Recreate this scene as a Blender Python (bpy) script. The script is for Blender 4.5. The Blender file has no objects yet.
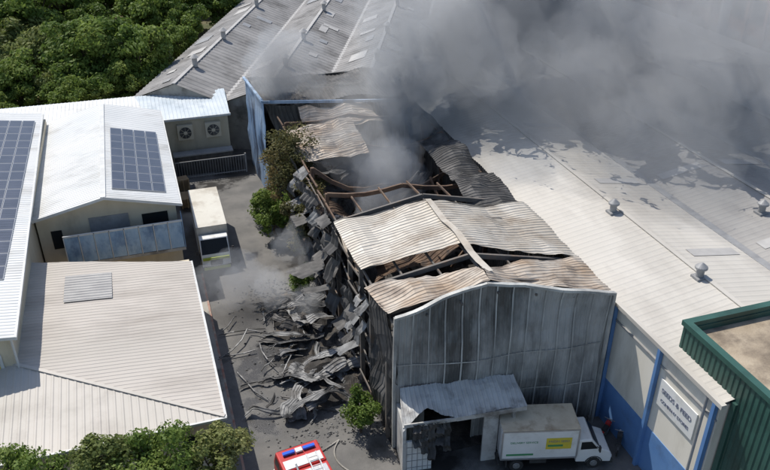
import bpy, math, random, bmesh
from mathutils import Vector as V, noise, Matrix
R=random.Random(7)
scene=bpy.context.scene
col=scene.collection
# ------------------------------------------------------------ materials
def nd(nt,t,**k):
    n=nt.nodes.new(t)
    for a,b in k.items(): setattr(n,a,b)
    return n
def mat(name,c1,c2=None,scale=1.0,rough=.7,metal=0.0,stain=None,sscale=.3,sth=(.5,.65),stretch=(1,1,1),bump=0.0,bscale=8,lo=.35,hi=.65,rough2=None,spec=.5):
    m=bpy.data.materials.new(name); m.use_nodes=True
    nt=m.node_tree; b=nt.nodes['Principled BSDF']; L=nt.links.new
    b.inputs['Roughness'].default_value=rough; b.inputs['Metallic'].default_value=metal
    b.inputs['Specular IOR Level'].default_value=spec
    b.inputs['Base Color'].default_value=(*c1,1)
    if c2 is None and stain is None and not bump: return m
    tc=nd(nt,'ShaderNodeTexCoord'); mp=nd(nt,'ShaderNodeMapping'); mp.inputs['Scale'].default_value=stretch
    L(tc.outputs['Object'],mp.inputs['Vector'])
    out=None
    if c2 is not None:
        n=nd(nt,'ShaderNodeTexNoise'); n.inputs['Scale'].default_value=scale; n.inputs['Detail'].default_value=6; n.inputs['Roughness'].default_value=.62
        L(mp.outputs[0],n.inputs['Vector'])
        r=nd(nt,'ShaderNodeValToRGB'); r.color_ramp.elements[0].position=lo; r.color_ramp.elements[1].position=hi
        r.color_ramp.elements[0].color=(*c1,1); r.color_ramp.elements[1].color=(*c2,1)
        L(n.outputs['Fac'],r.inputs[0]); out=r.outputs[0]
    if stain is not None:
        n2=nd(nt,'ShaderNodeTexNoise'); n2.inputs['Scale'].default_value=sscale; n2.inputs['Detail'].default_value=6; n2.inputs['Roughness'].default_value=.65
        mp2=nd(nt,'ShaderNodeMapping'); mp2.inputs['Scale'].default_value=stretch; mp2.inputs['Location'].default_value=(13.7,5.1,2.2)
        L(tc.outputs['Object'],mp2.inputs['Vector']); L(mp2.outputs[0],n2.inputs['Vector'])
        mr=nd(nt,'ShaderNodeMapRange'); mr.inputs['From Min'].default_value=sth[0]; mr.inputs['From Max'].default_value=sth[1]
        L(n2.outputs['Fac'],mr.inputs['Value'])
        mx=nd(nt,'ShaderNodeMix',data_type='RGBA')
        mx.inputs['A'].default_value=(*c1,1); mx.inputs['B'].default_value=(*stain,1)
        if out: L(out,mx.inputs['A'])
        L(mr.outputs[0],mx.inputs['Factor']); out=mx.outputs['Result']
        if rough2 is not None:
            m2=nd(nt,'ShaderNodeMapRange'); m2.inputs['To Min'].default_value=rough; m2.inputs['To Max'].default_value=rough2
            L(mr.outputs[0],m2.inputs['Value']); L(m2.outputs[0],b.inputs['Roughness'])
    if out: L(out,b.inputs['Base Color'])
    if bump:
        n3=nd(nt,'ShaderNodeTexNoise'); n3.inputs['Scale'].default_value=bscale; n3.inputs['Detail'].default_value=5
        L(tc.outputs['Object'],n3.inputs['Vector'])
        bp=nd(nt,'ShaderNodeBump'); bp.inputs['Strength'].default_value=bump; bp.inputs['Distance'].default_value=.05
        L(n3.outputs['Fac'],bp.inputs['Height']); L(bp.outputs[0],b.inputs['Normal'])
    return m
M={}
M['earth']=mat('earth',(.10,.09,.05),(.15,.13,.07),.15,.95,stain=(.05,.07,.025),sscale=.08,bump=.4,bscale=2)
M['drygrass']=mat('dry_grass',(.34,.28,.13),(.24,.20,.09),.5,.95,bump=.6,bscale=4)
M['asphalt']=mat('asphalt',(.10,.098,.094),(.17,.162,.15),.3,.85,stain=(.04,.038,.036),sscale=.16,sth=(.5,.6),rough2=.3,bump=.25,bscale=25)
M['concrete']=mat('concrete',(.3,.28,.25),(.38,.36,.32),.8,.9,stain=(.16,.15,.13),sscale=.5,bump=.2)
M['kerb']=mat('kerb_paint',(.34,.14,.1),(.4,.36,.3),1.2,.85)
M['wroof']=mat('white_roof_sheet',(.60,.61,.60),(.69,.69,.67),.25,.5,stain=(.42,.41,.38),sscale=.35,sth=(.5,.75),stretch=(.5,1,1))
M['palblue']=mat('pale_blue_roof',(.44,.50,.54),(.56,.60,.62),.4,.6,stain=(.30,.35,.39),sscale=.4,sth=(.5,.72))
M['beige']=mat('beige_roof_sheet',(.42,.385,.34),(.50,.455,.405),.18,.6,stain=(.29,.255,.22),sscale=.3,sth=(.5,.75),stretch=(.25,1,1))
M['beige2']=mat('beige_hip_sheet',(.44,.41,.36),(.52,.48,.43),.2,.6,stain=(.32,.29,.255),sscale=.3,sth=(.52,.78))
M['cream']=mat('cream_wall',(.52,.45,.33),(.6,.53,.4),.6,.85,stain=(.36,.30,.22),sscale=.4,sth=(.55,.8),stretch=(1,1,.4))
M['creamg']=mat('cream_render',(.68,.64,.55),(.74,.70,.62),.5,.8,stain=(.44,.40,.33),sscale=.4,sth=(.5,.75),stretch=(1,1,.25))
M['blue']=mat('blue_paint',(.09,.20,.42),(.12,.24,.46),.6,.6,stain=(.08,.13,.22),sscale=.5,sth=(.52,.75))
M['bluewall']=mat('blue_cladding',(.20,.31,.46),(.38,.48,.60),.8,.6,stain=(.06,.08,.12),sscale=.45,sth=(.5,.62),stretch=(1,1,.35))
M['screen']=mat('screen_panel',(.17,.30,.46),(.34,.46,.56),.9,.35,stain=(.08,.16,.28),sscale=.6,stretch=(1,1,.5))
M['trim']=mat('white_trim',(.62,.62,.6),(.5,.5,.48),1.5,.5)
M['greytrim']=mat('grey_trim',(.3,.3,.3),(.22,.22,.22),1.5,.5)
M['asb']=mat('asbestos_roof',(.20,.195,.19),(.30,.29,.28),.3,.9,stain=(.11,.105,.10),sscale=.22,sth=(.5,.7),bump=.2)
M['asb2']=mat('asbestos_patch',(.42,.41,.39),(.34,.33,.32),.8,.8)
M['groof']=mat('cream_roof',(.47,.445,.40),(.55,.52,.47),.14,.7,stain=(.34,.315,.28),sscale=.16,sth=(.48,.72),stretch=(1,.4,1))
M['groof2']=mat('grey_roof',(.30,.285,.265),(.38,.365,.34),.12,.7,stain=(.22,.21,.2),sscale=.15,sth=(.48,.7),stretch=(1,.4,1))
M['green']=mat('green_cladding',(.025,.075,.06),(.035,.1,.08),.5,.45,stain=(.02,.05,.04))
M['gravel']=mat('gravel_roof',(.30,.24,.17),(.42,.35,.26),.5,.95,stain=(.17,.135,.10),sscale=.45,sth=(.48,.66),bump=.5,bscale=12)
M['facade']=mat('scorched_cladding',(.31,.315,.305),(.46,.46,.445),.5,.5,metal=.15,stain=(.085,.085,.08),sscale=.3,sth=(.44,.64),stretch=(1,1,.35))
M['joint']=mat('scorched_joint',(.52,.52,.49),(.24,.24,.23),.8,.5,metal=.1,stretch=(1,1,.5))
M['soot']=mat('sooted_metal',(.035,.034,.033),(.10,.095,.09),.7,.7,metal=.2,stain=(.20,.19,.18),sscale=.6,sth=(.55,.75),stretch=(1,1,.4))
M['tan']=mat('heat_bleached_roof',(.43,.385,.32),(.53,.495,.435),.35,.55,stain=(.27,.215,.16),sscale=.35,sth=(.5,.72),metal=.1)
M['tan2']=mat('heat_rusted_roof',(.33,.245,.17),(.48,.435,.375),.5,.6,stain=(.15,.115,.09),sscale=.45,sth=(.5,.68),metal=.1)
M['rust']=mat('rusted_steel',(.10,.06,.04),(.18,.12,.08),1.2,.85,stain=(.04,.03,.026),sscale=.8)
M['steel']=mat('burnt_steel',(.09,.085,.08),(.17,.15,.13),1.0,.7,stain=(.2,.12,.07),sscale=.7,sth=(.55,.7))
M['ash']=mat('ash_floor',(.02,.019,.018),(.06,.055,.05),.6,.95,stain=(.12,.1,.08),sscale=.7,bump=1,bscale=3)
M['black']=mat('backdrop_black',(.012,.012,.012),(.02,.02,.02),1,.95)  # near-black colour standing in for shade behind the doorway
M['debris']=mat('debris_sheet',(.13,.13,.13),(.27,.27,.265),.9,.65,metal=.1,stain=(.04,.04,.04),sscale=.8,sth=(.46,.6))
M['debris2']=mat('debris_light',(.40,.40,.39),(.28,.275,.27),.8,.65,stain=(.10,.095,.09),sscale=.9,sth=(.46,.62))
M['canopy']=mat('canopy_sheet',(.50,.50,.48),(.40,.39,.37),.8,.5,stain=(.17,.155,.14),sscale=.6,sth=(.5,.66))
M['panel']=mat('solar_cell',(.05,.06,.085),(.07,.08,.11),.5,.3)
M['frame']=mat('panel_frame',(.36,.37,.39),rough=.4,metal=.4)
M['white']=mat('white_paint',(.74,.74,.72),(.66,.66,.63),.8,.4,stain=(.46,.44,.39),sscale=.8,sth=(.52,.78))
M['boxroof']=mat('dusty_box_roof',(.62,.54,.40),(.50,.42,.30),1.0,.7,stain=(.3,.22,.14),sscale=.8,sth=(.5,.7))
M['cream_box']=mat('cream_box',(.62,.60,.53),(.55,.52,.45),.6,.5,stain=(.42,.38,.31),sscale=.4)
M['glass']=mat('dark_glass',(.015,.018,.02),rough=.3,spec=.2)
M['tyre']=mat('tyre',(.02,.02,.02),(.035,.034,.033),3,.9)
M['hub']=mat('hub',(.35,.35,.34),rough=.4,metal=.6)
M['chassis']=mat('chassis',(.03,.03,.03),(.05,.05,.05),2,.7)
M['yellow']=mat('yellow_paint',(.65,.52,.05),(.55,.45,.05),2,.5)
M['grn']=mat('green_print',(.05,.25,.1),rough=.5)
M['ygreen']=mat('yellow_green_paint',(.42,.50,.06),(.36,.42,.06),2,.5)
M['red']=mat('red_paint',(.50,.035,.03),(.42,.03,.025),1,.35,stain=(.25,.03,.02),sscale=1.5,sth=(.6,.8))
M['bluelamp']=mat('blue_lamp',(.03,.12,.6),rough=.2)
M['alum']=mat('aluminium',(.5,.51,.52),(.4,.41,.42),3,.4,metal=.7)
M['lamp']=mat('lamp_lens',(.7,.7,.68),rough=.15)
M['brick']=mat('brick_wall',(.30,.13,.08),(.38,.19,.12),.8,.9,stain=(.2,.1,.065),sscale=.4)
M['wood']=mat('pallet_wood',(.30,.21,.12),(.38,.28,.17),2,.85)
M['bark']=mat('bark',(.07,.05,.035),(.12,.09,.065),3,.95)
M['text']=mat('sign_text',(.15,.16,.22),rough=.6)
def leafmat(name,cols,hue=.0):
    m=bpy.data.materials.new(name); m.use_nodes=True; nt=m.node_tree; L=nt.links.new
    b=nt.nodes['Principled BSDF']; b.inputs['Roughness'].default_value=.6; b.inputs['Specular IOR Level'].default_value=.25
    g=nd(nt,'ShaderNodeNewGeometry'); r=nd(nt,'ShaderNodeValToRGB')
    n=nd(nt,'ShaderNodeTexNoise'); n.inputs['Scale'].default_value=.3; n.inputs['Detail'].default_value=1
    L(g.outputs['Position'],n.inputs['Vector'])
    ma=nd(nt,'ShaderNodeMath',operation='MULTIPLY_ADD'); ma.inputs[1].default_value=.35; 
    L(g.outputs['Random Per Island'],ma.inputs[0])
    m2=nd(nt,'ShaderNodeMath',operation='MULTIPLY_ADD'); m2.inputs[1].default_value=1.8; m2.inputs[2].default_value=-.6
    L(n.outputs['Fac'],m2.inputs[0]); L(m2.outputs[0],ma.inputs[2])
    e=r.color_ramp.elements; e[0].position=0; e[1].position=1
    e[0].color=(*cols[0],1); e[1].color=(*cols[-1],1)
    for i,c in enumerate(cols[1:-1]):
        x=e.new((i+1)/(len(cols)-1)); x.color=(*c,1)
    L(ma.outputs[0],r.inputs[0]); L(r.outputs[0],b.inputs['Base Color'])
    tr=nd(nt,'ShaderNodeBsdfTranslucent'); L(r.outputs[0],tr.inputs['Color'])
    mx=nd(nt,'ShaderNodeMixShader'); mx.inputs[0].default_value=.4
    L(b.outputs[0],mx.inputs[1]); L(tr.outputs[0],mx.inputs[2]); L(mx.outputs[0],nt.nodes['Material Output'].inputs['Surface'])
    return m
M['leaf']=leafmat('foliage_green',[(.08,.13,.025),(.15,.22,.045),(.25,.31,.08)])
M['leaf2']=leafmat('foliage_olive',[(.10,.13,.04),(.19,.23,.07),(.30,.30,.12)])
M['leafb']=leafmat('foliage_scorched',[(.08,.07,.03),(.13,.13,.05),(.22,.16,.07)])
# ------------------------------------------------------------ mesh helpers
def clip(poly,n,d,keep_ge=True):
    out=[]; k=len(poly)
    for i in range(k):
        a=poly[i]; b=poly[(i+1)%k]
        da=a.dot(n)-d; db=b.dot(n)-d
        if not keep_ge: da=-da; db=-db
        if da>=0: out.append(a)
        if (da>1e-9 and db<-1e-9) or (da<-1e-9 and db>1e-9):
            out.append(a+(b-a)*(da/(da-db)))
    return out
class MB:
    def __init__(s): s.v=[]; s.f=[]; s.m=[]
    def face(s,pts,m=0):
        i=len(s.v); s.v+= [tuple(p) for p in pts]; s.f.append(tuple(range(i,i+len(pts)))); s.m.append(m)
    def box(s,x0,x1,y0,y1,z0,z1,m=0,top=None):
        i=len(s.v)
        s.v+=[(x0,y0,z0),(x1,y0,z0),(x1,y1,z0),(x0,y1,z0),(x0,y0,z1),(x1,y0,z1),(x1,y1,z1),(x0,y1,z1)]
        for k,f in enumerate([(0,3,2,1),(4,5,6,7),(0,1,5,4),(1,2,6,5),(2,3,7,6),(3,0,4,7)]):
            s.f.append(tuple(i+j for j in f)); s.m.append(top if (top is not None and k==1) else m)
        return s
    def beam(s,a,b,w=.1,h=.1,m=0,up=V((0,0,1))):
        a=V(a); b=V(b); d=(b-a).normalized()
        if abs(d.dot(up))>.97: up=V((0,1,0))
        r=d.cross(up).normalized(); u=r.cross(d)
        i=len(s.v)
        for p in (a,b):
            for x,y in ((-1,-1),(1,-1),(1,1),(-1,1)): s.v.append(tuple(p+r*(x*w/2)+u*(y*h/2)))
        for f in [(0,3,2,1),(4,5,6,7),(0,1,5,4),(1,2,6,5),(2,3,7,6),(3,0,4,7)]:
            s.f.append(tuple(i+j for j in f)); s.m.append(m)
    def prism(s,pts,y0,y1,m=0):
        k=len(pts); i=len(s.v)
        s.v+=[(x,y0,z) for x,z in pts]+[(x,y1,z) for x,z in pts]
        s.f.append(tuple(i+j for j in range(k))); s.m.append(m)
        s.f.append(tuple(i+k+j for j in reversed(range(k)))); s.m.append(m)
        for j in range(k):
            a=j; b=(j+1)%k
            s.f.append((i+b,i+a,i+k+a,i+k+b)); s.m.append(m)
    def cyl(s,a,b,r0,r1=None,n=14,m=0,cap=True):
        if r1 is None: r1=r0
        a=V(a); b=V(b); d=(b-a).normalized(); up=V((0,0,1)) if abs(d.z)<.9 else V((1,0,0))
        r=d.cross(up).normalized(); u=r.cross(d); i=len(s.v)
        for p,rr in ((a,r0),(b,r1)):
            for k in range(n):
                t=2*math.pi*k/n; s.v.append(tuple(p+r*(math.cos(t)*rr)+u*(math.sin(t)*rr)))
        for k in range(n):
            s.f.append((i+k,i+(k+1)%n,i+n+(k+1)%n,i+n+k)); s.m.append(m)
        if cap:
            s.f.append(tuple(i+k for k in reversed(range(n)))); s.m.append(m)
            s.f.append(tuple(i+n+k for k in range(n))); s.m.append(m)
    def sheet(s,poly,ribdir,pitch=.3,depth=.035,tstep=None,warp=None,m=0,flat=False):
        poly=[V(p) for p in poly]
        n=V((0,0,0))
        for i in range(len(poly)):
            a=poly[i]; b=poly[(i+1)%len(poly)]; n+=a.cross(b)
        n.normalize()
        if n.z<-1e-3: n=-n
        r=V(ribdir); r=(r-n*r.dot(n)).normalized(); p=n.cross(r)
        S=[q.dot(p) for q in poly]; s0=min(S); s1=max(S)
        bp=[]
        if flat:
            k=s0
            while k<=s1+pitch: bp.append((k,0)); k+=pitch
        else:
            k=math.floor(s0/pitch)*pitch
            while k<s1+pitch:
                bp+=[(k,0),(k+.55*pitch,0),(k+.67*pitch,1),(k+.88*pitch,1)]; k+=pitch
        for (a,ha),(b,hb) in zip(bp,bp[1:]):
            if b<s0 or a>s1: continue
            c=clip(clip(poly,p,a,True),p,b,False)
            if len(c)<3: continue
            cells=[c]
            if tstep:
                T=[q.dot(r) for q in c]; t0=math.floor(min(T)/tstep)*tstep; cells=[]
                while t0<max(T):
                    cc=clip(clip(c,r,t0,True),r,t0+tstep,False)
                    if len(cc)>2: cells.append(cc)
                    t0+=tstep
            for cc in cells:
                o=[]
                for q in cc:
                    f=(q.dot(p)-a)/(b-a); h=(ha+(hb-ha)*f)*depth
                    w=q+n*h
                    if warp: w=w+warp(q)
                    o.append(w)
                s.face(o,m)
    def obj(s,name,mats,parent=None,bevel=0,smooth=False,loc=None):
        me=bpy.data.meshes.new(name); me.from_pydata(s.v,[],s.f)
        for x in mats: me.materials.append(M[x] if isinstance(x,str) else x)
        me.polygons.foreach_set('material_index',s.m)
        if smooth: me.polygons.foreach_set('use_smooth',[True]*len(s.f))
        me.update()
        o=bpy.data.objects.new(name,me); col.objects.link(o)
        if parent: o.parent=parent
        if bevel:
            b=o.modifiers.new('bevel','BEVEL'); b.width=bevel; b.segments=2; b.limit_method='ANGLE'
        return o
def empty(name,loc=(0,0,0),rz=0):
    e=bpy.data.objects.new(name,None); e.location=loc; e.rotation_euler=(0,0,rz); col.objects.link(e); return e
def N3(p,f,seed=0): return noise.noise(V((p.x*f+seed,p.y*f+seed*1.7,p.z*f-seed)))
def crumple(amp,f=.5,seed=0,amp2=0,f2=1.5):
    def w(p):
        return V((N3(p,f,seed),N3(p,f,seed+9),N3(p,f,seed+23)))*amp*2 + (V((N3(p,f2,seed+3),N3(p,f2,seed+5),N3(p,f2,seed+7)))*amp2*2 if amp2 else V((0,0,0)))
    return w
def buckle(amp,f=.4,seed=0,amp2=0,f2=1.5,hz=.25):
    def w(p):
        a=N3(p,f,seed)*amp*2+(N3(p,f2,seed+3)*amp2*2 if amp2 else 0)
        return V((N3(p,f*.7,seed+9)*amp*2*hz,N3(p,f*.7,seed+12)*amp*2*hz,a))
    return w
def text(name,s,loc,rot,size,parent,m='text',ext=.01):
    c=bpy.data.curves.new(name,'FONT'); c.body=s; c.size=size; c.extrude=ext; c.align_x='CENTER'; c.align_y='CENTER'
    c.materials.append(M[m]); o=bpy.data.objects.new(name,c); o.location=loc; o.rotation_euler=rot; col.objects.link(o); o.parent=parent; return o
# ------------------------------------------------------------ ground
b=MB(); b.face([(-1500,-1500,0),(1500,-1500,0),(1500,1500,0),(-1500,1500,0)]); b.obj('ground',['earth'])
b=MB(); b.face([(-24,-30,.02),(60,-30,.02),(60,88,.02),(-24,88,.02)]); b.face([(60,-30,.02),(93,-30,.02),(93,140,.02),(60,140,.02)]); b.obj('asphalt_road',['asphalt'])
b=MB(); b.face([(-70,100,.03),(-14,98,.03),(-14,122,.03),(-70,126,.03)]); b.obj('dry_grass_field',['drygrass'])
b=MB(); b.box(1.25,1.9,33,56,.02,.13); b.box(1.9,2.05,33,56,.02,.15,1); b.obj('pavement',['concrete','kerb'])
# ------------------------------------------------------------ A low beige annex
A=empty('low_warehouse_annex')
b=MB(); b.box(-11,1.0,34.2,51.5,0,4.4); b.obj('walls',['cream'],A)
b=MB()
b.sheet([(-10.9,41,5.75),(1.3,33.2,4.75),(1.1,50.6,4.75),(-10.9,52.6,5.75)],(1,0,-.08),.33,.022,2.0,buckle(.03,.4,1)); b.obj('roof_main',['beige'],A)
b=MB(); b.sheet([(-10.9,33.4,4.6),(1.3,33.19,4.73),(-10.9,40.97,5.74)],(0,1,.1),.42,.025); b.obj('roof_hip',['beige2'],A)
b=MB(); b.beam((-10.9,41,5.8),(1.3,33.2,4.8),.22,.06); b.beam((1.35,33.1,4.7),(1.15,50.6,4.7),.14,.16,1); b.beam((-10.9,33.3,4.6),(1.4,33.1,4.68),.14,.16,1)
b.obj('roof_trim',['beige2','trim'],A)
b=MB(); b.sheet([(-7.6,46.6,5.53),(-4.5,46.6,5.28),(-4.5,50.0,5.28),(-7.6,50.0,5.53)],(1,0,-.08),.33,.035)
b.obj('rooflight',['asb2'],A)
b=MB()
for x in (-9,-6.4,-3.8,-1.2):
    b.box(x,x+1.3,34.15,34.19,1.4,2.9)
for y in (37,41,45): b.box(1.0,1.04,y,y+1.4,1.6,3,0)
b.obj('windows',['glass'],A)
# ------------------------------------------------------------ B gabled white hall
B=empty('gabled_warehouse')
b=MB()
prof=[(-9.8,0),(.7,0),(.7,6.8),(-4.5,8.05),(-9.8,6.8)]
b.prism(prof,57.0,77.6); b.obj('walls',['cream'],B)
b=MB()
b.sheet([(-4.5,56.3,8.25),(-4.6,77.8,8.25),(-10.2,77.8,6.9),(-10.2,56.5,6.9)],(1,0,.24),.33,.03)
b.sheet([(-4.5,56.3,8.25),(-4.6,77.8,8.25),(.9,77.8,6.95),(1.1,56.0,6.95)],(1,0,-.24),.33,.03); b.obj('roof',['wroof'],B)
b=MB(); b.beam((-4.55,56.2,8.3),(-4.6,77.8,8.3),.4,.05)
b.beam((-10.25,56.35,6.88),(-4.5,56.2,8.2),.1,.22); b.beam((-4.5,56.2,8.2),(1.15,55.9,6.9),.1,.22); b.beam((1.15,55.9,6.85),(.95,77.8,6.85),.16,.14); b.obj('roof_trim',['trim'],B)
b=MB(); b.box(-7.9,1.0,55.3,57,3.1,3.35,1)
x=-7.9
while x<.9:
    b.box(x+.04,min(x+1.05,1.0),55.3,55.36,3.4,5.7,0); b.box(x-.03,x+.03,55.27,55.4,3.35,5.85,2); x+=1.11
b.box(-7.9,1.0,55.27,55.4,5.72,5.86,2); b.box(.97,1.03,55.3,57,3.36,5.8,0)
b.obj('balcony_screens',['screen','concrete','trim'],B)
b=MB()
for x in (-8.9,): b.box(x,x+.8,56.94,56.99,4,5.6,0)
b.box(-6,-3,56.93,56.99,4,6.3,1); b.box(-2,0,56.94,56.99,4.2,6,0)
b.obj('windows',['glass','greytrim'],B)
def solar(name,parent,o,ux,uy,nx,ny,w,h,gap=.04):
    o=V(o);ux=V(ux).normalized();uy=V(uy).normalized();n=ux.cross(uy)
    if n.z<0:n=-n
    b=MB()
    for i in range(nx):
        for j in range(ny):
            p=o+ux*(i*(w+gap))+uy*(j*(h+gap))
            def q(a,c,z): return p+ux*a+uy*c+n*z
            b.face([q(0,0,.1),q(w,0,.1),q(w,h,.1),q(0,h,.1)],1)
            for r in range(4):
                cw=(w-.08); ch=(h-.08)/4
                b.face([q(.04,.04+r*ch,.108),q(.04+cw,.04+r*ch,.108),q(.04+cw,.02+(r+1)*ch,.108),q(.04,.02+(r+1)*ch,.108)],0)
            for s1,s2 in (((0,0),(w,0)),((w,0),(w,h)),((w,h),(0,h)),((0,h),(0,0))):
                b.face([q(*s1,.0),q(*s2,.0),q(*s2,.1),q(*s1,.1)],1)
    return b.obj(name,['panel','frame'],parent)
solar('solar_array',B,(-3.9,57.8,8.15),(1,0,-.238),(0,1,0),4,8,1.0,1.62)
# ------------------------------------------------------------ C far-left hall
C=empty('solar_roof_warehouse')
b=MB(); b.box(-30,-9.95,40.4,77,0,7.6); b.obj('walls',['cream'],C)
b=MB(); b.sheet([(-9.5,39.9,8),(-10.2,77.5,8),(-19,77.5,9.2),(-19,39.9,9.2)],(1,0,-.13),.33,.03)
b.sheet([(-30.5,39.9,8),(-30.5,77.5,8),(-19,77.5,9.2),(-19,39.9,9.2)],(1,0,.13),.33,.03); b.obj('roof',['wroof'],C)
b=MB(); b.beam((-9.45,39.8,7.93),(-10.15,77.5,7.93),.14,.2); b.beam((-19,39.85,9.15),(-9.45,39.85,7.95),.1,.2)
b.cyl((-9.8,40.2,0),(-9.8,40.2,7.8),.07); b.obj('roof_trim',['trim'],C)
solar('solar_array',C,(-18.2,46.3,9.1),(1,0,-.13),(0,1,0),7,17,1.05,1.66)
b=MB(); b.box(-12.4,-10.6,40.32,40.38,5.2,6.6,1); b.box(-12.2,-10.8,40.28,40.31,5.4,6.4,0); b.box(-15,-13.2,40.33,40.38,3.5,6,2); b.obj('wall_sign',['yellow','trim','glass'],C)
# ------------------------------------------------------------ D rear-left flat building
D=empty('rear_annex_building')
b=MB(); b.box(-24,7.7,78.2,85,0,5.7); b.obj('walls',['cream'],D)
b=MB(); b.sheet([(-24,77.8,5.85),(7.9,77.6,5.85),(8.3,85,6.15),(-24,86,6.15)],(0,1,.04),.4,.03); b.obj('roof',['palblue'],D)
b=MB(); b.sheet([(-24,78.9,5.97),(-.5,78.9,5.97),(-1.5,85.2,6.22),(-24,85.5,6.22)],(0,1,.04),.4,.03); b.obj('roof_patch',['wroof'],D)
b=MB(); b.box(-24,8,77.66,77.8,5.65,5.88); b.obj('fascia',['trim'],D)
b=MB()
for x in (3.1,6.0):
    b.box(x-.8,x+.8,77.5,78.19,3.5,5.1,0); b.cyl((x,77.49,4.3),(x,77.42,4.3),.62,.62,24,1); b.cyl((x,77.41,4.3),(x,77.38,4.3),.2,.16,12,0)
    for k in range(4):
        a=k*math.pi/4; b.beam((x-.6*math.cos(a),77.4,4.3-.6*math.sin(a)),(x+.6*math.cos(a),77.4,4.3+.6*math.sin(a)),.02,.03,0)
b.obj('ventilation_fans',['cream','soot'],D)
b=MB(); b.box(1.6,7.6,76.2,77.2,.02,2.2,0); b.box(1.5,7.7,76.1,77.3,2.2,2.35,1); b.obj('low_shed',['soot','greytrim'],D)
G_=empty('metal_gate'); b=MB()
for i in range(28): b.beam((1.3+i*.27,75.2,.1),(1.3+i*.27,75.2,2.0),.04,.04)
b.beam((1.2,75.2,2.0),(8.8,75.2,2.0),.08,.08); b.beam((1.2,75.2,.25),(8.8,75.2,.25),.08,.08); b.beam((1.2,75.2,.02),(1.2,75.2,2.2),.15,.15); b.beam((8.8,75.2,.02),(8.8,75.2,2.2),.15,.15); b.obj('bars',['greytrim'],G_)
def pallets(loc,rz,n):
    T=empty('pallet_stack',loc,rz); b=MB()
    for k in range(n):
        z=k*.15
        for x in (0,.55,1.1): b.box(x,x+.1,0,1.0,z,z+.1)
        for j in range(6): b.box(-.02,1.22,j*.18,j*.18+.11,z+.1,z+.122)
    b.obj('pallets',['wood'],T)
pallets((1.45,68.5,.02),.1,7); pallets((1.5,70.2,.02),-.05,4); pallets((1.4,72.2,.02),.2,9)
# ------------------------------------------------------------ rear asbestos sheds
d=V((.403,.915,0)); e=V((.915,-.403,0)); O=V((-2,86,0)); W=10.5
S=empty('rear_factory_sheds')
b=MB(); bw=MB(); bp=MB(); bt=MB()
def at(k,t,z): return O+e*k+d*t+V((0,0,z))
for k in range(6):
    t0=[0,0,4,6,10,14,18][k]; t1=62+k*2
    a0,a1,am=k*W,(k+1)*W,(k+.5)*W
    b.sheet([at(a0,t0,5.6),at(am,t0,7.6),at(am,t1,7.6),at(a0,t1,5.6)],e+V((0,0,.38)),1.0,.06)
    b.sheet([at(a1,t0,5.6),at(am,t0,7.6),at(am,t1,7.6),at(a1,t1,5.6)],e-V((0,0,.38)),1.0,.06)
    bt.beam(at(am,t0,7.66),at(am,t1,7.66),.4,.08)
    bt.beam(at(a1,t0,5.66),at(a1,t1,5.66),.5,.06)
    bw.face([at(a0,t0+.3,0),at(a1,t0+.3,0),at(a1,t0+.3,5.5),at(am,t0+.3,7.5),at(a0,t0+.3,5.5)])
    bw.face([at(a0+.2,t0+.3,0),at(a0+.2,t1,0),at(a0+.2,t1,5.5),at(a0+.2,t0+.3,5.5)])
    for q in range(11):
        t=t0+3+q*5.3+R.uniform(-2,2); sgn=R.choice([-1,1]); s0=R.uniform(.6,2.6)
        z=lambda s:7.6-.381*s+.1
        wd=R.choice([1.0,1.0,2.1]); ln=R.choice([1.2,2.4,3.0])
        bp.face([at(am+sgn*s0,t,z(s0)),at(am+sgn*(s0+wd),t,z(s0+wd)),at(am+sgn*(s0+wd),t+ln,z(s0+wd)),at(am+sgn*s0,t+ln,z(s0))],R.choice([0,0,1]))
    for q in range(3):
        t=t0+6+q*15+R.uniform(-3,3)
        p=at(am+.3,t,7.5); bt.cyl(p,p+V((0,0,1.1)),.3,.3,12); bt.cyl(p+V((0,0,1.1)),p+V((0,0,1.5)),.55,.1,12)
b.obj('roof',['asb'],S); bw.obj('walls',['concrete'],S); bp.obj('roof_patches',['asb2','greytrim'],S); bt.obj('ridge_and_vents',['asb2'],S)
# ------------------------------------------------------------ E blue walled burnt building
E=empty('blue_clad_building')
b=MB()
w=crumple(.12,.4,3)
b.sheet([(10,67.6,0),(9.7,77,0),(9.7,77,9.7),(10,67.6,10.4)],(0,0,1),.35,.05,1.0,w); b.obj('street_wall',['bluewall'],E)
b=MB(); b.box(10.1,24,76.8,77,0,9.4); b.box(23.8,24,66,76.8,0,9.4)
b.face([(10.3,67.8,0),(10.3,76.8,0),(10.3,76.8,9.4),(10.3,67.8,9.6)])
b.sheet([(11.5,67,4.5),(23.8,65,5),(23.8,65,9.8),(10.2,67.2,10)],(0,0,1),.4,.05,1.0,crumple(.3,.3,5)); b.obj('inner_walls',['soot'],E)
b=MB(); b.sheet([(10,68.5,9.9),(24,67,9.6),(24,77,9.4),(9.9,77,9.6)],(0,1,0),.4,.05,1.5,buckle(.35,.25,8)); b.obj('roof',['soot'],E)
b=MB()
b.beam((9.95,67.5,10.45),(9.65,77.1,9.78),.25,.18); b.beam((9.95,67.5,10.4),(24,65,9.9),.2,.25)
b.obj('parapet_trim',['bluewall'],E)
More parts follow.
